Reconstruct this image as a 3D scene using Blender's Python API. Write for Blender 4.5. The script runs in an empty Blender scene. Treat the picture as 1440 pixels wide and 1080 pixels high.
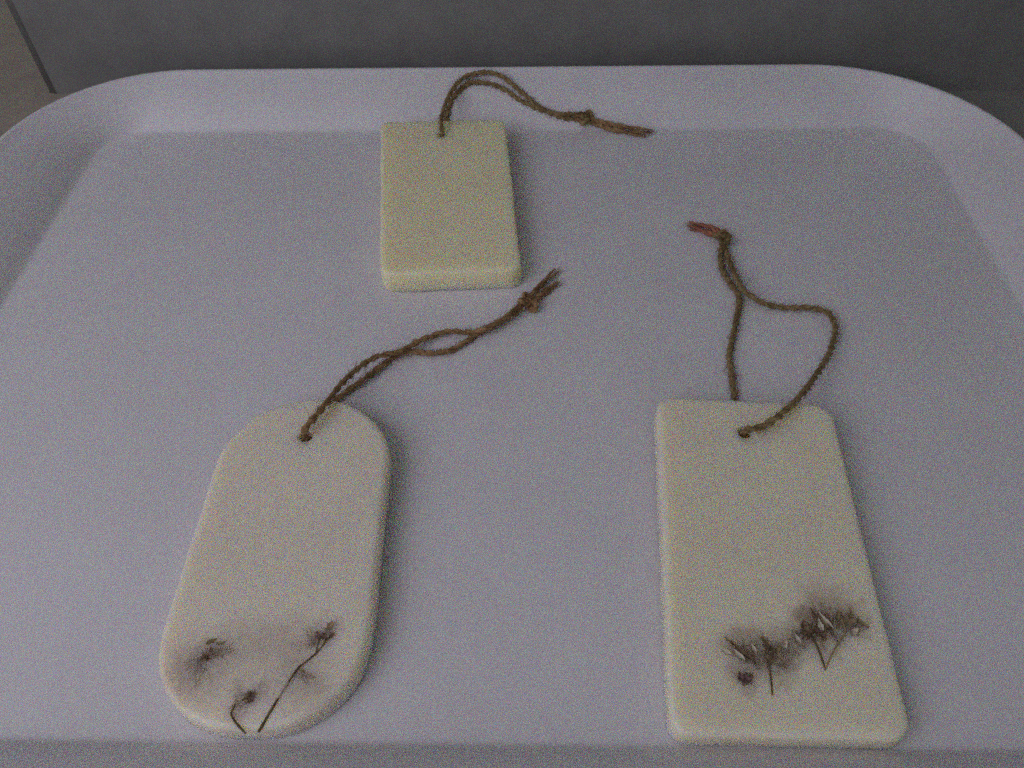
import bpy, bmesh, math, random
from mathutils import Vector, Matrix, noise

random.seed(11)
S = bpy.context.scene
MM = 0.001

# ------------------------------------------------------------------ camera
cam_data = bpy.data.cameras.new('camera')
cam = bpy.data.objects.new('camera', cam_data)
S.collection.objects.link(cam)
cam_data.sensor_width = 36.0
cam_data.lens = 36.0 * 1130 / 1440
cam_data.clip_start = 0.01
cam_data.clip_end = 50
cam.matrix_world = (Matrix.Translation((0, 0, 0.24))
                    @ Matrix.Rotation(math.radians(2.0), 4, 'Z')
                    @ Matrix.Rotation(math.radians(90 - 49.5), 4, 'X')
                    @ Matrix.Rotation(math.radians(-1.5), 4, 'Z'))
S.camera = cam

# ------------------------------------------------------------------ light: dim room, one window at the left
W = bpy.data.worlds.new('World')
S.world = W
W.use_nodes = True
bg = W.node_tree.nodes['Background']
# dim room light all around, with an added fine coloured mottle in every direction, even on average;
# seen through few samples it gives the coarse colour grain of a phone picture taken in poor light
wn = W.node_tree
tc = wn.nodes.new('ShaderNodeTexCoord')
sn = wn.nodes.new('ShaderNodeVectorMath')
sn.operation = 'SNAP'
sn.inputs[1].default_value = (0.02, 0.02, 0.02)
wh = wn.nodes.new('ShaderNodeTexWhiteNoise')
ga = wn.nodes.new('ShaderNodeGamma')
ga.inputs['Gamma'].default_value = 2.6
ti = wn.nodes.new('ShaderNodeVectorMath')
ti.operation = 'MULTIPLY'
ti.inputs[1].default_value = (3.6 * 0.96, 3.6 * 0.985, 3.6 * 0.99)
wn.links.new(tc.outputs['Generated'], sn.inputs[0])
wn.links.new(sn.outputs[0], wh.inputs['Vector'])
wn.links.new(wh.outputs['Color'], ga.inputs['Color'])
wn.links.new(ga.outputs['Color'], ti.inputs[0])
wn.links.new(ti.outputs[0], bg.inputs['Color'])
bg.inputs['Strength'].default_value = 0.165
W.cycles.sampling_method = 'NONE'


def area(name, loc, target, sx, sy, power, col):
    d = bpy.data.lights.new(name, 'AREA')
    d.shape = 'RECTANGLE'
    d.size, d.size_y = sx, sy
    d.energy = power
    d.color = col
    o = bpy.data.objects.new(name, d)
    o.location = loc
    o.rotation_euler = (Vector(target) - Vector(loc)).to_track_quat('-Z', 'Y').to_euler()
    S.collection.objects.link(o)
    return o


area('window_light', (-0.50, -0.24, 0.54), (-0.05, 0.18, 0), 0.6, 0.6, 2.25, (0.965, 0.925, 1.09))

S.view_settings.view_transform = 'Standard'
S.view_settings.look = 'None'
S.view_settings.exposure = 0.0
S.view_settings.gamma = 1.0
S.view_settings.use_curve_mapping = False
# a dim phone snapshot: keep the grain of a short exposure instead of cleaning it away
S.cycles.use_denoising = False
S.cycles.use_adaptive_sampling = True
S.cycles.adaptive_threshold = 1.0
S.cycles.adaptive_min_samples = 1
S.cycles.filter_width = 1.9
S.cycles.max_bounces = 6
S.cycles.sample_clamp_indirect = 3.0


# ------------------------------------------------------------------ material helpers
def mat(name):
    m = bpy.data.materials.new(name)
    m.use_nodes = True
    nt = m.node_tree
    b = nt.nodes['Principled BSDF']
    return m, nt, b


def N(nt, typ, **kw):
    n = nt.nodes.new(typ)
    for k, v in kw.items():
        setattr(n, k, v)
    return n


def obj_coords(nt):
    return N(nt, 'ShaderNodeTexCoord').outputs['Object']


def tex_noise(nt, vec, scale, detail=4, rough=0.6):
    n = N(nt, 'ShaderNodeTexNoise')
    n.inputs['Scale'].default_value = scale
    n.inputs['Detail'].default_value = detail
    n.inputs['Roughness'].default_value = rough
    nt.links.new(vec, n.inputs['Vector'])
    return n.outputs['Fac']


def ramp(nt, fac, stops):
    r = N(nt, 'ShaderNodeValToRGB')
    e = r.color_ramp.elements
    e[0].position, e[0].color = stops[0][0], (*stops[0][1], 1)
    e[1].position, e[1].color = stops[1][0], (*stops[1][1], 1)
    for p, c in stops[2:]:
        k = e.new(p)
        k.color = (*c, 1)
    nt.links.new(fac, r.inputs['Fac'])
    return r.outputs['Color']


def math_node(nt, op, a, b=None, clamp=False):
    n = N(nt, 'ShaderNodeMath', operation=op, use_clamp=clamp)
    for i, v in enumerate((a, b)):
        if v is None:
            continue
        if isinstance(v, (int, float)):
            n.inputs[i].default_value = v
        else:
            nt.links.new(v, n.inputs[i])
    return n.outputs[0]


def mixc(nt, fac, a, b, blend='MIX'):
    n = N(nt, 'ShaderNodeMix', data_type='RGBA', blend_type=blend)
    for idx, v in ((0, fac), (6, a), (7, b)):
        if isinstance(v, (int, float)):
            n.inputs[idx].default_value = v
        elif isinstance(v, tuple):
            n.inputs[idx].default_value = (*v, 1)
        else:
            nt.links.new(v, n.inputs[idx])
    return n.outputs[2]


def bump(nt, b, height, strength, dist):
    n = N(nt, 'ShaderNodeBump')
    n.inputs['Strength'].default_value = strength
    n.inputs['Distance'].default_value = dist
    nt.links.new(height, n.inputs['Height'])
    nt.links.new(n.outputs['Normal'], b.inputs['Normal'])


# white moulded plastic of the tray
M_tray, nt, b = mat('tray_plastic')
oc = obj_coords(nt)
c = ramp(nt, tex_noise(nt, oc, 14, 5, 0.65), [(0.3, (0.70, 0.68, 0.70)), (0.7, (0.755, 0.735, 0.765))])
speck = math_node(nt, 'GREATER_THAN', tex_noise(nt, oc, 330, 1, 0.4), 0.85)
c = mixc(nt, math_node(nt, 'MULTIPLY', speck, 0.55), c, (0.16, 0.13, 0.12))
nt.links.new(c, b.inputs['Base Color'])
b.inputs['Roughness'].default_value = 0.42
b.inputs['Subsurface Weight'].default_value = 0.5
b.inputs['Subsurface Radius'].default_value = (1.0, 0.9, 0.8)
b.inputs['Subsurface Scale'].default_value = 0.0006
b.inputs['Specular IOR Level'].default_value = 0.35
bump(nt, b, tex_noise(nt, oc, 900, 3, 0.6), 0.12, 0.0004)

# taupe table surface
M_table, nt, b = mat('taupe_table')
oc = obj_coords(nt)
c = ramp(nt, tex_noise(nt, oc, 60, 6, 0.7), [(0.3, (0.31, 0.27, 0.22)), (0.72, (0.38, 0.335, 0.28))])
nt.links.new(c, b.inputs['Base Color'])
b.inputs['Roughness'].default_value = 0.75
bump(nt, b, tex_noise(nt, oc, 800, 3, 0.7), 0.3, 0.0005)

# dark grey panel
M_panel, nt, b = mat('grey_panel')
oc = obj_coords(nt)
c = ramp(nt, tex_noise(nt, oc, 40, 6, 0.7), [(0.3, (0.19, 0.187, 0.178)), (0.72, (0.25, 0.246, 0.236))])
nt.links.new(c, b.inputs['Base Color'])
b.inputs['Roughness'].default_value = 0.7
bump(nt, b, tex_noise(nt, oc, 1200, 3, 0.7), 0.35, 0.0004)


def wax(name, lo, hi, stains, stain_col):
    m, nt, b = mat(name)
    oc = obj_coords(nt)
    c = ramp(nt, tex_noise(nt, oc, 38, 5, 0.6), [(0.3, lo), (0.7, hi)])
    # crystalline frosting of soy wax
    fr = tex_noise(nt, oc, 420, 3, 0.7)
    c = mixc(nt, math_node(nt, 'MULTIPLY', fr, 0.16), c, (0.86, 0.85, 0.80))
    if stains:
        # petals and leaves sunk below the wax: cloudy discoloured patches
        wob = N(nt, 'ShaderNodeTexNoise')
        wob.inputs['Scale'].default_value = 190
        wob.inputs['Detail'].default_value = 4
        nt.links.new(oc, wob.inputs['Vector'])
        v1 = N(nt, 'ShaderNodeVectorMath', operation='SUBTRACT')
        nt.links.new(wob.outputs['Color'], v1.inputs[0])
        v1.inputs[1].default_value = (0.5, 0.5, 0.5)
        v2 = N(nt, 'ShaderNodeVectorMath', operation='SCALE')
        nt.links.new(v1.outputs[0], v2.inputs[0])
        v2.inputs['Scale'].default_value = 0.011
        v3 = N(nt, 'ShaderNodeVectorMath', operation='ADD')
        nt.links.new(oc, v3.inputs[0])
        nt.links.new(v2.outputs[0], v3.inputs[1])
        total = None
        for (x, y, z, r, k) in stains:
            d = N(nt, 'ShaderNodeVectorMath', operation='DISTANCE')
            nt.links.new(v3.outputs[0], d.inputs[0])
            d.inputs[1].default_value = (x * MM, y * MM, z * MM)
            mr = N(nt, 'ShaderNodeMapRange', interpolation_type='SMOOTHERSTEP')
            mr.inputs['From Min'].default_value = 0
            mr.inputs['From Max'].default_value = r * MM
            mr.inputs['To Min'].default_value = k
            mr.inputs['To Max'].default_value = 0
            nt.links.new(d.outputs['Value'], mr.inputs['Value'])
            total = mr.outputs[0] if total is None else math_node(nt, 'ADD', total, mr.outputs[0])
        grain = math_node(nt, 'ADD', math_node(nt, 'MULTIPLY', tex_noise(nt, oc, 420, 4, 0.7), 1.5), 0.2)
        f = math_node(nt, 'MULTIPLY', total, grain, True)
        f = math_node(nt, 'MINIMUM', f, 0.9)
        c = mixc(nt, f, c, stain_col)
    nt.links.new(c, b.inputs['Base Color'])
    b.inputs['Roughness'].default_value = 0.42
    b.inputs['Specular IOR Level'].default_value = 0.4
    b.inputs['Subsurface Weight'].default_value = 1.0
    b.inputs['Subsurface Radius'].default_value = (1.0, 0.8, 0.45)
    b.inputs['Subsurface Scale'].default_value = 0.010
    bump(nt, b, tex_noise(nt, oc, 260, 4, 0.65), 0.18, 0.0006)
    return m


def twine_mat(name, stops):
    m, nt, b = mat(name)
    uv = N(nt, 'ShaderNodeTexCoord').outputs['UV']
    mp = N(nt, 'ShaderNodeMapping')
    mp.inputs['Scale'].default_value = (7, 1.6, 1)
    nt.links.new(uv, mp.inputs['Vector'])
    f = tex_noise(nt, mp.outputs['Vector'], 2.0, 6, 0.75)
    g = tex_noise(nt, obj_coords(nt), 160, 3, 0.6)
    f2 = math_node(nt, 'ADD', math_node(nt, 'MULTIPLY', f, 0.7), math_node(nt, 'MULTIPLY', g, 0.3))
    c = ramp(nt, f2, stops)
    nt.links.new(c, b.inputs['Base Color'])
    b.inputs['Roughness'].default_value = 0.85
    b.inputs['Specular IOR Level'].default_value = 0.2
    bump(nt, b, f, 0.9, 0.0005)
    return m


BROWN = [(0.38, (0.075, 0.038, 0.016)), (0.5, (0.32, 0.19, 0.09)), (0.62, (0.62, 0.42, 0.23))]
OLIVE = [(0.38, (0.07, 0.046, 0.02)), (0.5, (0.29, 0.205, 0.095)), (0.62, (0.58, 0.43, 0.23))]
RED = [(0.32, (0.18, 0.06, 0.035)), (0.5, (0.42, 0.16, 0.10)), (0.68, (0.62, 0.31, 0.21))]
M_twine_brown = twine_mat('jute_brown', BROWN)
M_twine_olive = twine_mat('jute_olive', OLIVE)
M_twine_red = twine_mat('jute_reddish', RED)


def plain(name, stops, scale=300, rough=0.8):
    m, nt, b = mat(name)
    nt.links.new(ramp(nt, tex_noise(nt, obj_coords(nt), scale, 4, 0.7), stops), b.inputs['Base Color'])
    b.inputs['Roughness'].default_value = rough
    b.inputs['Specular IOR Level'].default_value = 0.2
    return m


M_fuzz = plain('jute_fibre', [(0.3, (0.16, 0.10, 0.055)), (0.7, (0.42, 0.29, 0.17))])
M_stem = plain('dried_stem', [(0.35, (0.07, 0.05, 0.026)), (0.65, (0.20, 0.145, 0.08))])
M_stem_sunk = plain('dried_stem_under_wax', [(0.35, (0.34, 0.28, 0.23)), (0.65, (0.42, 0.36, 0.30))])
M_bud = plain('dried_bud_mauve', [(0.35, (0.10, 0.055, 0.055)), (0.65, (0.30, 0.19, 0.18))], 900)
M_bud_dark = plain('dried_bud_dark', [(0.35, (0.10, 0.066, 0.042)), (0.65, (0.30, 0.21, 0.13))], 900)
M_bud_red = plain('dried_bud_red', [(0.35, (0.12, 0.045, 0.034)), (0.65, (0.34, 0.16, 0.12))], 900)
M_leaf_olive = plain('dried_leaf_olive', [(0.35, (0.18, 0.15, 0.07)), (0.65, (0.36, 0.30, 0.16))], 700)
M_leaf_brown = plain('dried_leaf_brown', [(0.35, (0.22, 0.15, 0.085)), (0.65, (0.45, 0.34, 0.21))], 700)
M_petal_pale = plain('dried_petal_pale', [(0.35, (0.56, 0.49, 0.39)), (0.65, (0.70, 0.63, 0.51))], 700)

M_petal_grey = plain('dried_petal_under_wax', [(0.35, (0.42, 0.35, 0.295)), (0.65, (0.58, 0.50, 0.42))], 700)


# ------------------------------------------------------------------ object helpers
def link(name, me, material, parent=None, smooth=True):
    o = bpy.data.objects.new(name, me)
    S.collection.objects.link(o)
    if material:
        me.materials.append(material)
    if smooth:
        me.polygons.foreach_set('use_smooth', [True] * len(me.polygons))
    if parent:
        o.parent = parent
    return o


def from_data(name, verts, faces, material, parent=None, smooth=True, uvs=None):
    me = bpy.data.meshes.new(name)
    me.from_pydata([(x * MM, y * MM, z * MM) for x, y, z in verts], [], faces)
    if uvs:
        lay = me.uv_layers.new(name='UVMap')
        for lp in me.loops:
            lay.data[lp.index].uv = uvs[lp.vertex_index]
    me.update()
    return link(name, me, material, parent, smooth)


def tag(o, label=None, cat=None, group=None, kind=None):
    for k, v in (('label', label), ('category', cat), ('group', group), ('kind', kind)):
        if v:
            o[k] = v


def rounded_quad(tl, tr, br, bl, radius, n_corner=14, n_side=22):
    """Outline (counter-clockwise) of a quad with rounded corners, xy in mm; radius in mm per corner."""
    P = [Vector(p) for p in (bl, br, tr, tl)]
    R = radius if isinstance(radius, (list, tuple)) else [radius] * 4
    arcs = []
    for i in range(4):
        p, a, c = P[i], P[i - 1], P[(i + 1) % 4]
        d1, d2 = (a - p).normalized(), (c - p).normalized()
        r = R[i]
        p1, p2 = p + d1 * r, p + d2 * r
        arc = []
        for k in range(n_corner + 1):
            t = k / n_corner
            # rational quadratic = true circle arc at a right angle
            w = math.cos(math.pi / 4)
            den = (1 - t) ** 2 + 2 * w * t * (1 - t) + t * t
            arc.append((p1 * (1 - t) ** 2 + p * (2 * w * t * (1 - t)) + p2 * t * t) / den)
        arcs.append(arc)
    out = []
    for i in range(4):
        out += arcs[i]
        a, c = arcs[i][-1], arcs[(i + 1) % 4][0]
        for k in range(1, n_side):
            out.append(a.lerp(c, k / n_side))
    return out


# ------------------------------------------------------------------ setting: table, tray, panel
def grid_box(name, x0, x1, y0, y1, z0, z1, bev, seg, material):
    bm = bmesh.new()
    bmesh.ops.create_cube(bm, size=1)
    for v in bm.verts:
        v.co = Vector(((x0 + x1) / 2 + v.co.x * (x1 - x0), (y0 + y1) / 2 + v.co.y * (y1 - y0),
                       (z0 + z1) / 2 + v.co.z * (z1 - z0))) * MM
    zmin = min(v.co.z for v in bm.verts)
    bmesh.ops.bevel(bm, geom=[e for e in bm.edges if max(v.co.z for v in e.verts) > zmin + 1e-6], offset=bev * MM, segments=seg, profile=0.5, affect='EDGES')
    me = bpy.data.meshes.new(name)
    bm.to_mesh(me)
    bm.free()
    o = link(name, me, material, None, True)
    for p in me.polygons:
        if max(abs(c) for c in p.normal) > 0.9999:
            p.use_smooth = False
    return o


M_dark, nt, b = mat('dark_table')
oc = obj_coords(nt)
nt.links.new(ramp(nt, tex_noise(nt, oc, 50, 5, 0.65), [(0.3, (0.25, 0.24, 0.225)), (0.7, (0.30, 0.285, 0.27))]), b.inputs['Base Color'])
b.inputs['Roughness'].default_value = 0.6
table = grid_box('table_top', -900, 900, -250, 1100, -33, -3, 4, 3, M_dark)
tag(table, kind='structure')

mp_ = [(-640, 120), (-248, 120), (-248, 427.5), (-279.5, 427.5), (-279.5, 900), (-640, 900)]
mat_o = from_data('taupe_mat', [(x, y, -2.9) for x, y in mp_] + [(x, y, -0.4) for x, y in mp_],
                  [(5, 4, 3, 2, 1, 0), (6, 7, 8, 9, 10, 11)] + [(i, (i + 1) % 6, 6 + (i + 1) % 6, 6 + i) for i in range(6)], M_table, None, False)
tag(mat_o, 'flat taupe mat beside the grey panel, behind the left corner of the tray', 'mat')

panel = grid_box('upright_panel', -281, 520, 426, 520, -2.95, 190, 7, 6, M_panel)
tag(panel, 'dark grey upright panel with rounded edge standing behind the white tray', 'panel')


def make_tray():
    CX = -9.0
    inner = rounded_quad((CX - 221, 384), (CX + 216, 384), (CX + 216, 70), (CX - 221, 70), [22, 26, 26, 22])
    outer = rounded_quad((CX - 251, 408), (CX + 242, 408), (CX + 242, 46), (CX - 251, 46), [76, 88, 88, 76])
    n = len(inner)
    # profile: (blend inner->outer, z, extra outward offset)
    prof = [(-0.06, 0.0, 0), (-0.02, 0.06, 0), (0.02, 0.6, 0), (0.07, 2.2, 0), (0.15, 4.8, 0), (0.35, 9.8, 0), (0.6, 14.8, 0),
            (0.82, 18.6, 0), (0.93, 20.2, 0), (1.0, 21.6, 0), (1.0, 22.3, 0.8), (1.0, 22.3, 2.0), (1.0, 21.6, 2.9),
            (1.0, 20.2, 3.3), (1.0, 17.5, 3.3), (1.0, 17.2, 2.4), (0.9, 17.2, 0), (0.5, 7.0, 0.6), (0.2, 0.2, 0.8), (0.05, -2.6, 0),
            (-0.1, -2.9, 0)]
    cen = Vector((CX, 227))
    verts, faces = [], []
    for t, z, e in prof:
        for i in range(n):
            p = inner[i].lerp(outer[i], t)
            if e:
                tang = (outer[(i + 1) % n] - outer[i - 1]).normalized()
                p = p + Vector((tang.y, -tang.x)) * e
            verts.append((p.x, p.y, z))
    for k in range(len(prof) - 1):
        for i in range(n):
            j = (i + 1) % n
            faces.append((k * n + i, k * n + j, (k + 1) * n + j, (k + 1) * n + i))
    # floor: concentric rings to the middle
    ring0 = 0
    prev = list(range(n))
    for s in (0.66, 0.33):
        base = len(verts)
        for i in range(n):
            x, y, _ = verts[ring0 + i]
            verts.append((cen.x + (x - cen.x) * s, cen.y + (y - cen.y) * s, 0))
        cur = list(range(base, base + n))
        for i in range(n):
            j = (i + 1) % n
            faces.append((prev[j], prev[i], cur[i], cur[j]))
        prev = cur
    verts.append((cen.x, cen.y, 0))
    for i in range(n):
        faces.append((prev[(i + 1) % n], prev[i], len(verts) - 1))
    last = (len(prof) - 1) * n
    faces.append(tuple(last + i for i in range(n)))
    o = from_data('serving_tray', verts, faces, M_tray)
    bm = bmesh.new()
    bm.from_mesh(o.data)
    bmesh.ops.recalc_face_normals(bm, faces=bm.faces)
    bm.to_mesh(o.data)
    bm.free()
    return o


tray = make_tray()
tag(tray, 'white plastic serving tray with raised rim and rounded corners', 'tray')


# ------------------------------------------------------------------ wax slabs
def tilt_z(y, y_far, y_near, up_far):
    return up_far * (y - y_near) / (y_far - y_near)


def make_slab(root, org, corners, radius, hole, thick, up_far, material, edge_r=1.6, wav=0.25):
    tl, tr, br, bl = corners
    out = rounded_quad(tl, tr, br, bl, radius)
    n = len(out)
    yf, yn = max(p.y for p in out), min(p.y for p in out)
    h = Vector(hole)
    hr = 2.3
    seed = Vector((org[0] * 0.13, org[1] * 0.07, 3.1))
    cen = sum(out, Vector((0, 0))) / n

    def shrink(p, d):
        i = out.index(p)
        tang = (out[(i + 1) % n] - out[i - 1]).normalized()
        return p - Vector((tang.y, -tang.x)) * d

    rings = []   # list of (points, z)
    # wobble of a hand-poured outline
    base = []
    for p in out:
        q = shrink(p, -0.25 + 0.5 * noise.noise(Vector((p.x, p.y, 0)) * 0.06 + seed))
        base.append(q)
    nrm = []
    for i in range(n):
        tang = (out[(i + 1) % n] - out[i - 1]).normalized()
        nrm.append(Vector((tang.y, -tang.x)))
    holept = []
    for q in base:
        d = (q - h).normalized()
        holept.append(h + d * hr)
    prof = [(0.7, 0.0), (0.25, 0.08), (-0.1, 0.35), (-0.3, 1.1), (-0.15, thick * 0.5), (0.1, thick - edge_r),
            (0.1 + edge_r * 0.13, thick - edge_r * 0.5), (0.1 + edge_r * 0.5, thick - edge_r * 0.13),
            (0.1 + edge_r, thick)]
    verts, faces = [], []

    def add_ring(pts, zs):
        b0 = len(verts)
        for p, z in zip(pts, zs):
            verts.append((p.x - org[0], p.y - org[1], z + tilt_z(p.y, yf, yn, up_far) + 0.06))
        return b0

    starts = []
    # bottom from the hole outwards
    starts.append(add_ring([h + (hp - h) * 1.0 for hp in holept], [0.0] * n))
    for d, z in prof:
        starts.append(add_ring([base[i] - nrm[i] * d for i in range(n)], [z] * n))
    inner_edge = [base[i] - nrm[i] * prof[-1][0] for i in range(n)]
    K = 26
    for k in range(1, K + 1):
        t = k / K
        pts, zs = [], []
        for i in range(n):
            p = inner_edge[i].lerp(h + (holept[i] - h) * 1.25, t)
            f = min(1, t * 5)
            w = wav * f * (noise.noise(Vector((p.x, p.y, 0)) * 0.05 + seed) + 0.5 * noise.noise(Vector((p.x, p.y, 5)) * 0.14 + seed))
            pts.append(p)
            zs.append(thick + w)
        starts.append(add_ring(pts, zs))
    starts.append(add_ring(holept, [thick - 0.7] * n))
    starts.append(add_ring(holept, [thick * 0.5] * n))
    starts.append(starts[0])
    for a, c in zip(starts[:-1], starts[1:]):
        for i in range(n):
            j = (i + 1) % n
            faces.append((a + i, a + j, c + j, c + i))
    o = from_data('slab', verts, faces, material, root)
    bm = bmesh.new()
    bm.from_mesh(o.data)
    bmesh.ops.recalc_face_normals(bm, faces=bm.faces)
    bm.to_mesh(o.data)
    bm.free()
    o['label'] = 'cream wax slab'
    return o


# ------------------------------------------------------------------ twine
def catmull(pts, step=0.45):
    P = [Vector(p) for p in pts]
    P = [P[0] * 2 - P[1]] + P + [P[-1] * 2 - P[-2]]
    dense = []
    for i in range(1, len(P) - 2):
        p0, p1, p2, p3 = P[i - 1:i + 3]
        m = max(2, int((p2 - p1).length / 0.2))
        # centripetal parametrisation keeps the bends round
        t0 = 0
        t1 = t0 + max(1e-3, (p1 - p0).length ** 0.5)
        t2 = t1 + max(1e-3, (p2 - p1).length ** 0.5)
        t3 = t2 + max(1e-3, (p3 - p2).length ** 0.5)
        for k in range(m):
            t = t1 + (t2 - t1) * k / m
            A1 = p0 * ((t1 - t) / (t1 - t0)) + p1 * ((t - t0) / (t1 - t0))
            A2 = p1 * ((t2 - t) / (t2 - t1)) + p2 * ((t - t1) / (t2 - t1))
            A3 = p2 * ((t3 - t) / (t3 - t2)) + p3 * ((t - t2) / (t3 - t2))
            B1 = A1 * ((t2 - t) / (t2 - t0)) + A2 * ((t - t0) / (t2 - t0))
            B2 = A2 * ((t3 - t) / (t3 - t1)) + A3 * ((t - t1) / (t3 - t1))
            dense.append(B1 * ((t2 - t) / (t2 - t1)) + B2 * ((t - t1) / (t2 - t1)))
    dense.append(P[-2])
    out = [dense[0]]
    acc = 0
    for a, c in zip(dense[:-1], dense[1:]):
        acc += (c - a).length
        if acc >= step:
            out.append(c)
            acc = 0
    return out


def frames(path):
    T = []
    for i in range(len(path)):
        a, c = path[max(0, i - 1)], path[min(len(path) - 1, i + 1)]
        T.append((c - a).normalized())
    up = Vector((0, 0, 1)) if abs(T[0].z) < 0.9 else Vector((1, 0, 0))
    U = (up - T[0] * up.dot(T[0])).normalized()
    fr = []
    for t in T:
        U = (U - t * U.dot(t)).normalized()
        fr.append((t, U, t.cross(U)))
    return fr


def twine_geo(path, ply_r=0.75, ply_off=0.54, pitch=9.5, sides=10, fray=0.0, seed=0.0):
    fr = frames(path)
    verts, faces, uvs = [], [], []
    L = len(path)
    for ply in range(2):
        base = len(verts)
        s = 0.0
        for i, (p, (t, u, v)) in enumerate(zip(path, fr)):
            if i:
                s += (p - path[i - 1]).length
            end = max(0, (i / (L - 1) - 0.55) / 0.45) if fray else 0
            ph = ply * math.pi + 2 * math.pi * s / pitch * (1 - 0.3 * end) + seed
            w = 1 + 0.45 * noise.noise(Vector((s * 0.25, ply * 9.0, seed)))
            off = ply_off * w * (1 + fray * end * 1.4)
            r = ply_r * (1 + 0.36 * noise.noise(Vector((s * 0.45, ply * 5.0 + 3, seed)))) * (1 - 0.55 * end * (fray > 0))
            c = p + (u * math.cos(ph) + v * math.sin(ph)) * off
            for k in range(sides):
                a = 2 * math.pi * k / sides
                rr = r * (1 + 0.10 * noise.noise(Vector((s * 1.3, k * 2.3, ply + seed))))
                verts.append(tuple(c + (u * math.cos(a) + v * math.sin(a)) * rr))
                uvs.append((k / sides + s * 0.03, s / 4.0 + ply * 7))
        for i in range(L - 1):
            for k in range(sides):
                k2 = (k + 1) % sides
                faces.append((base + i * sides + k, base + i * sides + k2, base + (i + 1) * sides + k2, base + (i + 1) * sides + k))
        faces.append(tuple(base + k for k in range(sides))[::-1])
        faces.append(tuple(base + (L - 1) * sides + k for k in range(sides)))
    return verts, faces, uvs


def fibre(verts, faces, p, d0, length, r, curl):
    pts = [p]
    d = d0.normalized()
    m = 5
    for k in range(m):
        d = (d + Vector((random.uniform(-1, 1), random.uniform(-1, 1), random.uniform(-1, 1))) * curl).normalized()
        q = pts[-1] + d * (length / m)
        if q.z < 0.15:
            q.z = 0.15
        pts.append(q)
    b0 = len(verts)
    for k, q in enumerate(pts):
        rr = r * (1 - 0.6 * k / m)
        verts += [(q.x + rr, q.y, q.z - rr * 0.5), (q.x - rr * 0.5, q.y + rr * 0.87, q.z - rr * 0.5), (q.x - rr * 0.5, q.y - rr * 0.6, q.z + rr)]
    for k in range(m):
        for j in range(3):
            a = b0 + k * 3
            faces.append((a + j, a + (j + 1) % 3, a + 3 + (j + 1) % 3, a + 3 + j))


def fuzz(path, count, lmin=1.0, lmax=3.2, rad=1.25):
    fr = frames(path)
    verts, faces = [], []
    for _ in range(count):
        i = random.randrange(len(path))
        t, u, v = fr[i]
        a = random.uniform(0, 2 * math.pi)
        n = u * math.cos(a) + v * math.sin(a)
        ln = random.uniform(lmin, lmax) * (2.0 if random.random() < 0.04 else 1)
        fibre(verts, faces, path[i] + n * rad * random.uniform(0.8, 1.0), n * random.uniform(0.25, 0.9) + t * random.choice((-1, 1)), ln, random.uniform(0.06, 0.10), 0.28)
    return verts, faces


def shift(pts, org):
    return [Vector((p[0] - org[0], p[1] - org[1], p[2])) for p in pts]


def make_loop(root, org, pts, knot_at, knot_dir, knot_scale, tails, material, tail_material, tail_fray=0.8, extra_hairs=(), seed=0.0):
    path = catmull(shift(pts, org))
    v, f, uv = twine_geo(path, seed=seed)
    loop = from_data('twine_loop', v, f, material, root, uvs=uv)
    fv, ff = fuzz(path, int(len(path) * 3.2), 1.0, 3.8)
    for (p, d, ln) in extra_hairs:
        fibre(fv, ff, shift([p], org)[0], Vector(d), ln, 0.09, 0.12)
    # knot: an overhand (trefoil) turn pulled tight, plus a wrap
    k0 = shift([knot_at], org)[0]
    ax = Vector(knot_dir).normalized()
    side = Vector((0, 0, 1)).cross(ax).normalized()
    upv = ax.cross(side)
    kp = []
    m = 90
    sa, sb, sc = knot_scale
    for i in range(m + 1):
        t = 2 * math.pi * i / m
        x, y, z = math.sin(t) + 2 * math.sin(2 * t), math.cos(t) - 2 * math.cos(2 * t), -math.sin(3 * t)
        q = k0 + ax * (x * sa) + side * (y * sb) + upv * (z * sc + 0.18 * y)
        if q.z < 1.35:
            q.z = 1.35
        kp.append(q)
    kpath = catmull(kp, 0.4)
    v, f, uv = twine_geo(kpath, ply_r=0.86, ply_off=0.55, seed=seed + 1)
    knot = from_data('knot', v, f, material, loop, uvs=uv)
    a, c = fuzz(kpath, 90, 0.8, 2.4)
    n0 = len(fv)
    fv += a
    ff += [tuple(q + n0 for q in fc) for fc in c]
    for ti, tp in enumerate(tails):
        tpath = catmull(shift(tp, org), 0.4)
        v, f, uv = twine_geo(tpath, ply_r=0.88, fray=tail_fray, seed=seed + 2.3 + ti)
        from_data('twine_end', v, f, tail_material, loop, uvs=uv)
        # splayed fibres at the cut end
        d = (tpath[-1] - tpath[-6]).normalized()
        for _ in range(46):
            back = random.randrange(1, min(14, len(tpath)))
            p = tpath[-back] + Vector((random.uniform(-.8, .8), random.uniform(-.8, .8), random.uniform(-.5, .6)))
            p.z = max(p.z, 0.3)
            fibre(fv, ff, p, d + Vector((random.uniform(-.45, .45), random.uniform(-.45, .45), random.uniform(-.25, .3))), random.uniform(1.5, 4.0), random.uniform(0.05, 0.10), 0.16)
        a, c = fuzz(tpath, int(len(tpath) * 1.8), 0.8, 2.4)
        n0 = len(fv)
        fv += a
        ff += [tuple(q + n0 for q in fc) for fc in c]
    fz = from_data('fuzz', fv, ff, M_fuzz, loop)
    tag(fz, kind='stuff')
    return loop


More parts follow.
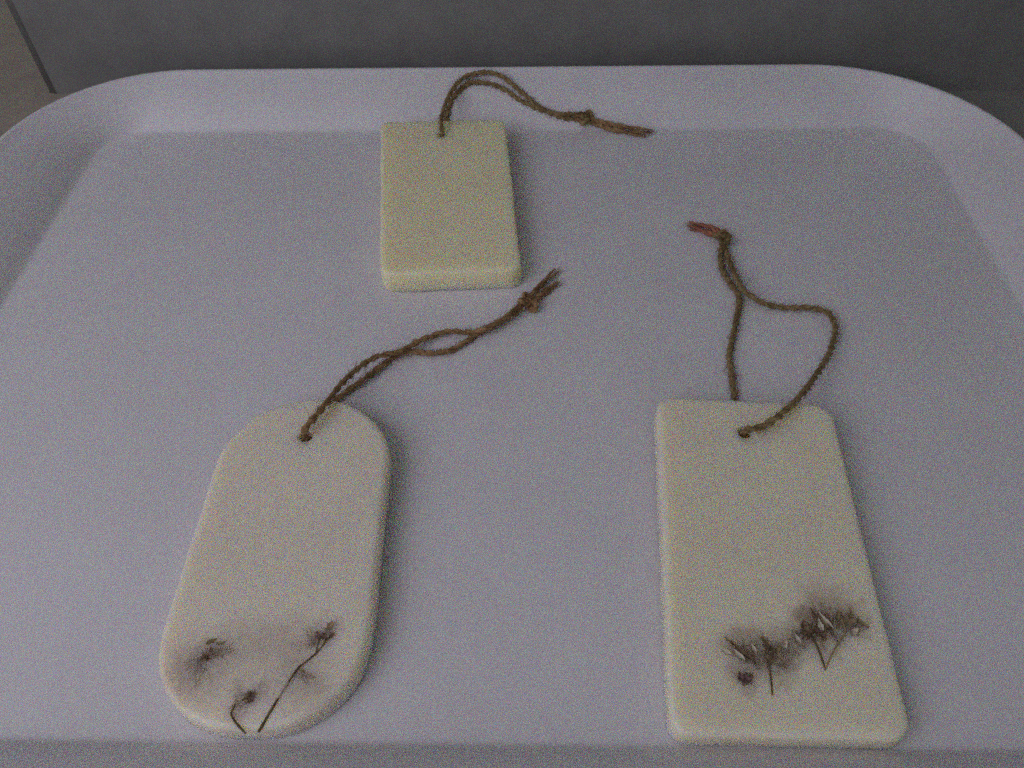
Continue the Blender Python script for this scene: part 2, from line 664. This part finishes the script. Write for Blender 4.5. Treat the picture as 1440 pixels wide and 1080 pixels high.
# ------------------------------------------------------------------ dried plants
def stem_geo(pts, r0, r1):
    path = catmull(pts, 0.5)
    fr = frames(path)
    verts, faces = [], []
    sd = 6
    L = len(path)
    for i, (p, (t, u, v)) in enumerate(zip(path, fr)):
        r = (r0 + (r1 - r0) * i / (L - 1)) * (1 + 0.35 * noise.noise(p * 0.8))
        for k in range(sd):
            a = 2 * math.pi * k / sd
            verts.append(tuple(p + (u * math.cos(a) + v * math.sin(a)) * r))
    for i in range(L - 1):
        for k in range(sd):
            k2 = (k + 1) % sd
            faces.append((i * sd + k, i * sd + k2, (i + 1) * sd + k2, (i + 1) * sd + k))
    faces.append(tuple(range(sd))[::-1])
    faces.append(tuple((L - 1) * sd + k for k in range(sd)))
    return verts, faces


def leaf_geo(c, ang, length, width, lift, curl, verts, faces):
    """A crinkled lens-shaped petal with thickness, lying near the wax surface."""
    nu, nv = 7, 4
    d = Vector((math.cos(ang), math.sin(ang), 0))
    s = Vector((-d.y, d.x, 0))
    sd = random.uniform(0, 100)
    for side in (0, 1):
        b0 = len(verts)
        for i in range(nu + 1):
            t = i / nu
            w = width * math.sin(math.pi * min(0.97, max(0.03, t ** 0.8))) * (1 + 0.35 * noise.noise(Vector((t * 4, sd, 0))))
            for j in range(nv + 1):
                q = j / nv - 0.5
                bend = curl * math.sin(t * 2.2)
                z = lift * t + 0.7 * width * (abs(q) * 2) ** 2 * 0.35 + 0.35 * noise.noise(Vector((t * 5, q * 4, sd))) * width
                p = Vector(c) + d * (length * t) + s * (q * w + bend) + Vector((0, 0, z - 0.13 * side))
                verts.append(tuple(p))
        for i in range(nu):
            for j in range(nv):
                a = b0 + i * (nv + 1) + j
                fc = (a, a + nv + 1, a + nv + 2, a + 1)
                faces.append(fc if side == 0 else fc[::-1])


def bud(name, parent, org, c, size, count, material, base_ang=None, spread=math.pi):
    verts, faces = [], []
    cc = Vector((c[0] - org[0], c[1] - org[1], c[2]))
    for k in range(count):
        a = random.uniform(0, 2 * math.pi) if base_ang is None else base_ang + random.uniform(-spread, spread)
        off = Vector((random.uniform(-.3, .3), random.uniform(-.3, .3), 0)) * size
        leaf_geo(cc + off, a, size * random.uniform(0.6, 1.1), size * random.uniform(0.25, 0.5), random.uniform(-0.15, 0.35) * size, random.uniform(-.15, .15) * size, verts, faces)
    return from_data(name, verts, faces, material, parent)


def leaf(name, parent, org, c, ang, length, width, material, lift=0.3, curl=0.0):
    verts, faces = [], []
    leaf_geo(Vector((c[0] - org[0], c[1] - org[1], c[2])), ang, length, width, lift, curl, verts, faces)
    return from_data(name, verts, faces, material, parent)


def tuft(parent, org, c, ang, spread, length, count, material, z):
    """A feathery dried flower head: a fan of fine filaments lying in the wax surface."""
    verts, faces = [], []
    for _ in range(count):
        a = random.gauss(ang, spread)
        p = Vector((c[0] - org[0] + random.gauss(0, length * 0.16), c[1] - org[1] + random.gauss(0, length * 0.16), z + random.uniform(-0.05, 0.12)))
        pts = [p]
        d = a
        n = 6
        ln = length * random.uniform(0.45, 1.1)
        for k in range(n):
            d += random.gauss(0, 0.16)
            q = pts[-1] + Vector((math.cos(d), math.sin(d), 0)) * (ln / n)
            q.z = z + (q.y - p.y) * UP / 116.0 + random.uniform(-0.06, 0.14)
            pts.append(q)
        b0 = len(verts)
        r0 = random.uniform(0.07, 0.19)
        for k, q in enumerate(pts):
            rr = r0 * (1 - 0.75 * k / n)
            verts += [(q.x + rr, q.y, q.z - rr * 0.5), (q.x - rr * 0.5, q.y + rr * 0.87, q.z - rr * 0.5), (q.x - rr * 0.5, q.y - rr * 0.87, q.z + rr)]
        for k in range(n):
            for j in range(3):
                e = b0 + k * 3
                faces.append((e + j, e + (j + 1) % 3, e + 3 + (j + 1) % 3, e + 3 + j))
    o = from_data('filaments', verts, faces, material, parent)
    o['kind'] = 'stuff'
    return o


def stem(name, parent, org, pts, z, r0, r1, material):
    v, f = stem_geo([Vector((x - org[0], y - org[1], z(y) if callable(z) else z)) for x, y in pts], r0, r1)
    return from_data(name, v, f, material, parent)


def root_at(name, org, label, cat, group):
    e = bpy.data.objects.new(name, None)
    S.collection.objects.link(e)
    e.empty_display_size = 0.01
    e.location = (org[0] * MM, org[1] * MM, 0)
    tag(e, label, cat, group)
    return e


GROUP = 'wax tablets lying on the tray'
UP = 3.2      # the twine under the far end props it up
TH = 8.6

# ---- tablet with fully rounded ends, front left
org = (-79, 127)
rootL = root_at('wax_tablet', org, 'cream wax tablet with rounded ends and two thin dried stems', 'wax tablet', GROUP)
Lz = lambda y: TH + 0.06 + UP * (y - 68.7) / 116.0
loc = lambda pts: [(x - org[0], y - org[1], Lz(y), r, k) for x, y, r, k in pts]
M_wax_L = wax('wax_pale', (0.79, 0.715, 0.60), (0.835, 0.76, 0.65),
              loc([(-79.9, 80.2, 9, .75), (-99, 87, 17, .55), (-87, 94, 15, .36), (-73.5, 95, 15, .40), (-61.5, 98.5, 8, .55),
                   (-65.2, 84, 15, .45), (-95, 92.5, 7, .35), (-83, 74, 7, .25)]), (0.40, 0.315, 0.265))
make_slab(rootL, org, ((-109.0, 187.6), (-50.0, 187.6), (-48.2, 71.0), (-111.6, 71.0)), [29, 29, 28, 29],
          (-80.0, 171.0), TH, UP, M_wax_L, 1.7)
loopL = [(-3.2, 246.3, 3.8), (-10.5, 237.4, 4.2), (-18.2, 230.8, 4.6), (-24.7, 230.3, 3.0), (-33.7, 231.5, 2.2), (-39.9, 228.8, 2.5),
         (-45.5, 224.3, 3.5), (-51.8, 217.3, 5.4), (-60.7, 213.8, 6.0), (-67.1, 205.6, 8.0), (-71.5, 194.4, 11.0), (-73.8, 183.0, 15.0),
         (-77.0, 175.5, 16.0), (-79.7, 171.3, 14.6), (-80.2, 170.6, 10.5), (-80.2, 170.8, 5.5), (-79.8, 173.5, 1.7), (-78.2, 184, 1.55),
         (-76.3, 193.4, 1.6), (-72.1, 198.6, 1.8), (-65.5, 205.3, 2.0), (-58.6, 213.2, 2.0), (-52.5, 219.6, 2.0), (-47.1, 220.5, 2.0),
         (-39.2, 219.5, 1.8), (-31.3, 221.9, 1.8), (-25.5, 227.0, 1.8), (-20.2, 232.3, 1.8), (-13.5, 236.2, 2.0), (-3.2, 244.9, 2.6)]
make_loop(rootL, org, loopL, (-1.1, 247.6, 3.6), (0.72, 0.69, 0), (0.9, 1.55, 1.2),
          [[(-1.5, 247.5, 3.6), (0.9, 252.2, 3.6), (4.4, 258.1, 3.0), (8.2, 264.5, 2.4), (12.0, 269.4, 2.0)],
           [(-1.0, 246.5, 2.2), (2.2, 250.8, 2.0), (6.0, 255.2, 1.8), (9.4, 258.8, 1.7), (12.0, 261.2, 1.6)]],
          M_twine_brown, M_twine_brown, extra_hairs=[((-70, 197, 3), (0.5, -0.9, -0.2), 6)], seed=0.4)
sL1 = stem('dried_sprig', rootL, org, [(-75.4, 70.2), (-74.0, 73.8), (-72.6, 77.3), (-71.6, 79.6)], lambda y: Lz(y) + 0.10, 0.42, 0.34, M_stem)
stem('stem', sL1, org, [(-71.7, 79.3), (-70.2, 82.7), (-69.4, 84.4)], lambda y: Lz(y) - 0.08, 0.36, 0.30, M_stem_sunk)
stem('stem', sL1, org, [(-69.5, 84.2), (-68.8, 85.8), (-67.4, 88.3), (-64.2, 91.3), (-61.9, 94.1), (-60.5, 97.1)], lambda y: Lz(y) + 0.10, 0.30, 0.20, M_stem)
stem('stem', sL1, org, [(-63.2, 92.6), (-62.9, 95.6), (-62.6, 97.6)], lambda y: Lz(y) + 0.08, 0.2, 0.16, M_stem)
bud('bud', sL1, org, (-60.3, 97.8, Lz(97) + 0.1), 2.2, 5, M_bud_dark)
bud('bud', sL1, org, (-62.8, 97.6, Lz(97) + 0.05), 1.8, 5, M_bud)
leaf('petal', sL1, org, (-60.8, 99.5, Lz(99) - 0.1), 1.2, 3.0, 1.6, M_leaf_brown, 0.2)
leaf('leaf', sL1, org, (-67.6, 88.0, Lz(88) - 0.05), -0.5, 2.4, 0.9, M_leaf_olive, 0.1)
sL2 = stem('dried_sprig', rootL, org, [(-78.9, 69.9), (-81.1, 71.6), (-82.9, 73.3), (-84.2, 75.2), (-83.6, 77.6)], lambda y: Lz(y) + 0.08, 0.40, 0.24, M_stem)
bud('bud', sL2, org, (-79.8, 79.8, Lz(80)), 2.0, 7, M_bud_dark)
leaf('petal', sL2, org, (-79.0, 78.6, Lz(79)), 1.9, 2.6, 1.2, M_bud, 0.3)
sL3 = bud('dried_flower', rootL, org, (-96.6, 90.8, Lz(91) + 0.05), 2.0, 5, M_bud_dark, 0.3, 0.8)
bud('bud', sL3, org, (-94.0, 92.2, Lz(92)), 1.8, 4, M_bud_red)
leaf('petal', sL3, org, (-96.5, 95.0, Lz(95) - 0.1), 0.5, 3.4, 1.4, M_leaf_olive, 0.2)
leaf('petal', sL3, org, (-93.5, 95.2, Lz(95) - 0.1), 0.1, 2.4, 1.1, M_leaf_olive, 0.2)
leaf('petal', sL3, org, (-90.0, 93.0, Lz(93) - 0.22), 0.1, 2.6, 1.2, M_leaf_brown, 0.1)

tuft(sL1, org, (-60.8, 97.6), 1.5, 0.7, 3.4, 34, M_petal_grey, Lz(98))
tuft(sL1, org, (-64.5, 95.5), 2.7, 0.6, 5.5, 26, M_petal_grey, Lz(95.5))
tuft(sL1, org, (-66.5, 86.5), -0.3, 0.6, 5.0, 22, M_petal_grey, Lz(86.5))
tuft(sL2, org, (-80.2, 79.0), 1.6, 1.0, 3.0, 22, M_leaf_brown, Lz(79))
tuft(sL2, org, (-83.6, 77.2), 0.9, 0.6, 3.4, 16, M_petal_grey, Lz(77))
tuft(sL3, org, (-95.4, 91.4), 0.9, 0.9, 3.8, 18, M_leaf_brown, Lz(91.5))
tuft(sL3, org, (-93.0, 92.0), 0.1, 0.5, 6.0, 30, M_petal_grey, Lz(92))
tuft(sL3, org, (-97.0, 90.0), -2.0, 0.7, 6.0, 30, M_petal_grey, Lz(90))

# ---- rectangular tablet, front right
org = (74, 127)
rootR = root_at('wax_tablet', org, 'long rectangular cream wax tablet with tufts of dried flowers below its open twine loop', 'wax tablet', GROUP)
Rz = lambda y: TH + 0.06 + UP * (y - 68.7) / 117.0
loc = lambda pts: [(x - org[0], y - org[1], Rz(y), r, k) for x, y, r, k in pts]
M_wax_R = wax('wax_cream', (0.82, 0.745, 0.59), (0.86, 0.79, 0.64),
              loc([(63.5, 94.5, 12, .55), (70, 94, 12, .55), (61.5, 86, 8, .45), (83.5, 100.5, 13, .70), (90, 106.5, 15, .70),
                   (97, 103, 9, .6), (72, 90.5, 10, .45), (58.5, 97.5, 6, .3), (77.5, 96.5, 9, .4)]), (0.38, 0.295, 0.21))
make_slab(rootR, org, ((46.8, 189.4), (108.8, 185.2), (104.6, 70.2), (38.9, 70.8)), [5, 6, 7, 6], (76.0, 173.0), TH, UP, M_wax_R, 1.6)
loopR = [(87.8, 286.9, 3.2), (88.0, 280.5, 2.4), (88.8, 269.0, 3.0), (89.5, 260.1, 4.2), (90.8, 252.5, 4.8), (95.0, 249.0, 3.6), (100.4, 246.6, 2.4),
         (108.0, 245.5, 2.0), (117.7, 245.2, 2.0), (124.0, 242.2, 2.2), (125.2, 235.4, 2.4), (123.4, 228.5, 3.0), (118.0, 216.9, 4.5),
         (108.0, 201.6, 8.0), (99.2, 189.2, 12.6), (89.5, 178.4, 15.7), (81.7, 172.2, 15.9), (77.8, 171.6, 14.9), (75.9, 172.9, 12.5),
         (75.7, 173.2, 7), (75.8, 174.5, 2.8), (76.4, 178.5, 1.6), (77.6, 190, 1.55), (78.3, 197.8, 1.6), (78.8, 209.6, 1.8), (79.8, 219.5, 1.8),
         (82.9, 229.7, 1.8), (86.1, 240.2, 1.8), (89.1, 252.7, 1.7), (86.9, 260.0, 1.8), (85.0, 267.4, 1.8), (84.8, 276.4, 2.0), (86.9, 286.9, 2.4)]
make_loop(rootR, org, loopR, (87.7, 290.0, 3.6), (-0.75, 0.66, 0), (1.3, 1.2, 1.15),
          [[(88.0, 291, 3.6), (86.1, 293.8, 3.6), (83.5, 297.3, 3.2), (80.6, 299.5, 2.4), (77.2, 300.2, 2.0), (73.7, 301.5, 1.8)],
           [(87.5, 290.5, 2.2), (85.5, 292.8, 2.0), (82.5, 295.0, 1.8), (79.3, 296.8, 1.8), (76.4, 298.2, 1.8), (74.4, 299.0, 1.7)]],
          M_twine_olive, M_twine_red, 0.5, extra_hairs=[((91, 256, 3), (0.6, 0.8, 0.0), 16), ((92, 251, 3), (0.8, 0.5, 0.0), 6)], seed=2.1)
sR1 = stem('dried_sprig', rootR, org, [(68.4, 81.6), (68.9, 86.2), (69.2, 90.7), (70.8, 93.9), (70.3, 95.3), (68.7, 97.9)], lambda y: Rz(y) + 0.06, 0.24, 0.34, M_stem)
bud('bud', sR1, org, (69.3, 91.3, Rz(91)), 2.1, 6, M_bud_dark, 1.4, 1.0)
bud('bud', sR1, org, (72.2, 90.8, Rz(91)), 2.0, 4, M_leaf_brown)
leaf('leaf', sR1, org, (70.6, 94.4, Rz(95)), 2.1, 4.6, 0.9, M_bud_dark, 0.35)
leaf('leaf', sR1, org, (73.8, 90.2, Rz(90)), 2.0, 5.6, 0.8, M_leaf_brown, 0.2)
sR4 = bud('dried_flower', rootR, org, (61.2, 85.8, Rz(86)), 2.4, 9, M_bud)
leaf('petal', sR4, org, (62.4, 91.2, Rz(92)), 2.25, 4.4, 1.5, M_petal_pale, 0.55, 0.3)
leaf('leaf', sR4, org, (65.2, 91.0, Rz(92)), 2.3, 9.0, 1.0, M_bud_dark, 0.3, 0.6)
leaf('leaf', sR4, org, (60.4, 95.6, Rz(96)), 2.4, 4.0, 0.8, M_leaf_olive, 0.15)
sR2 = stem('dried_sprig', rootR, org, [(85.0, 88.8), (84.4, 94.0), (83.8, 96.7), (82.2, 100.2)], lambda y: Rz(y) + 0.08, 0.26, 0.34, M_stem)
stem('stem', sR2, org, [(85.1, 89.2), (88.0, 93.6), (90.9, 97.2), (93.3, 100.1), (93.2, 104.2)], lambda y: Rz(y) + 0.1, 0.24, 0.30, M_leaf_brown)
bud('bud', sR2, org, (82.0, 99.8, Rz(100)), 2.5, 8, M_bud_dark, 1.8, 1.6)
bud('bud', sR2, org, (86.0, 99.8, Rz(100)), 2.6, 5, M_bud)
leaf('petal', sR2, org, (90.4, 100.6, Rz(101)), 2.15, 7.0, 1.3, M_petal_pale, 0.6, 0.2)
leaf('leaf', sR2, org, (89.0, 100.8, Rz(101)), 2.1, 8.0, 1.3, M_bud_dark, 0.35, 0.5)
leaf('petal', sR2, org, (93.0, 102.8, Rz(103)), 0.35, 5.5, 1.6, M_leaf_brown, 0.2, -0.7)
leaf('petal', sR2, org, (97.4, 104.0, Rz(104)), -0.7, 4.0, 1.5, M_leaf_olive, 0.1)

leaf('petal', sR2, org, (86.8, 100.2, Rz(100) + 0.1), 1.7, 4.0, 1.4, M_petal_pale, 0.4, 0.2)
leaf('petal', sR2, org, (94.6, 99.0, Rz(99) + 0.05), 0.6, 3.6, 1.7, M_petal_pale, 0.3, 0.2)
leaf('petal', sR2, org, (92.0, 103.5, Rz(104) + 0.1), 1.3, 3.2, 1.2, M_leaf_olive, 0.4, 0.2)
leaf('petal', sR1, org, (71.8, 93.4, Rz(93) + 0.1), 1.0, 3.0, 1.2, M_leaf_olive, 0.4, 0.1)
leaf('petal', sR4, org, (58.6, 93.0, Rz(93)), 2.6, 3.2, 1.5, M_petal_pale, 0.3, 0.1)
leaf('petal', sR2, org, (79.4, 96.4, Rz(96)), 1.9, 3.2, 1.3, M_petal_pale, 0.3, 0.1)
leaf('petal', sR1, org, (74.6, 94.6, Rz(95)), 1.3, 3.4, 1.2, M_petal_pale, 0.3, 0.1)
leaf('petal', sR4, org, (66.0, 93.6, Rz(94)), 1.9, 3.0, 1.1, M_petal_pale, 0.3, 0.1)
tuft(sR2, org, (80.0, 96.5), 1.9, 0.5, 5.5, 26, M_petal_grey, Rz(96.5))
tuft(sR1, org, (76.0, 93.5), 1.5, 0.5, 5.5, 22, M_petal_grey, Rz(93.5))
tuft(sR1, org, (69.6, 91.6), 1.7, 0.55, 6.0, 40, M_leaf_brown, Rz(92))
tuft(sR1, org, (70.2, 94.6), 2.1, 0.35, 5.0, 22, M_bud_dark, Rz(95))
tuft(sR1, org, (73.0, 90.6), 1.7, 0.5, 6.5, 36, M_petal_grey, Rz(91))
tuft(sR4, org, (61.4, 85.8), 1.8, 1.5, 3.2, 46, M_bud, Rz(86))
tuft(sR4, org, (65.0, 91.8), 2.3, 0.3, 8.5, 32, M_leaf_brown, Rz(92))
tuft(sR4, org, (66.5, 90.5), 2.0, 0.5, 6.5, 34, M_petal_grey, Rz(91))
tuft(sR2, org, (82.6, 99.0), 1.9, 0.7, 4.2, 30, M_bud_dark, Rz(99))
tuft(sR2, org, (86.2, 99.2), 1.6, 0.6, 7.5, 40, M_leaf_brown, Rz(99))
tuft(sR2, org, (89.6, 101.0), 1.9, 0.4, 8.0, 26, M_bud_dark, Rz(101))
tuft(sR2, org, (93.2, 102.6), 0.7, 0.5, 6.5, 34, M_leaf_brown, Rz(103))
tuft(sR2, org, (95.0, 101.8), 0.0, 0.6, 5.5, 36, M_petal_grey, Rz(102))

# ---- plain tablet at the back
org = (-40, 316)
rootT = root_at('wax_tablet', org, 'plain yellowish wax tablet without flowers, its twine leaning on the tray rim', 'wax tablet', GROUP)
M_wax_T = wax('wax_yellow', (0.88, 0.785, 0.52), (0.91, 0.825, 0.58), [], None)
make_slab(rootT, org, ((-77.4, 372.2), (-13.3, 373.4), (-4.0, 259.8), (-63.9, 257.2)), [4.5, 5.5, 4, 4.5], (-44.8, 361.0), 10.6, 2.6, M_wax_T, 1.5)
loopT = [(29.7, 387.3, 6.6), (22.6, 387.7, 7.1), (12.2, 388.2, 7.6), (6.9, 389.6, 9.0), (0.5, 392.9, 12.1), (-4.6, 396.1, 15.2), (-9.8, 399.4, 18.3),
         (-16.2, 402.4, 21.6), (-22.8, 403.6, 22.8), (-29.5, 402.9, 22.4), (-35.9, 400.0, 21.4), (-40.5, 393.5, 19.2), (-43.6, 384.0, 17.2), (-44.9, 372, 17.0),
         (-45.2, 365, 17.4), (-44.8, 361.2, 15.4), (-44.7, 360.6, 10), (-44.8, 361.2, 4.5), (-45.0, 364.5, 1.6), (-45.2, 374, 1.6), (-45.4, 383, 3.6),
         (-43.4, 391.5, 10.0), (-40.2, 396.0, 14.2), (-33.3, 400.2, 18.3), (-25.4, 400.7, 18.5), (-17.8, 399.4, 17.2), (-11.3, 397.0, 14.8), (-4.7, 393.7, 11.6),
         (1.8, 391.3, 9.3), (9.6, 389.4, 7.4), (16.0, 387.5, 5.6), (24.0, 386.6, 4.8), (29.7, 386.0, 4.6)]
make_loop(rootT, org, loopT, (29.4, 386.3, 6.2), (0.97, -0.25, 0), (1.05, 1.55, 1.1),
          [[(24, 387, 6.6), (29.0, 386.6, 6.4), (34.2, 385.0, 5.2), (41.8, 383.5, 3.9), (50.8, 382.2, 2.7), (58.3, 380.8, 2.0), (64.6, 379.3, 1.8)],
           [(24, 386.4, 5.0), (29.0, 385.8, 4.4), (34.3, 384.8, 3.4), (41.9, 382.0, 1.9), (50.6, 379.2, 1.7), (57.9, 377.1, 1.6), (61.2, 376.6, 1.6)]],
          M_twine_olive, M_twine_brown, 0.5, seed=3.7)
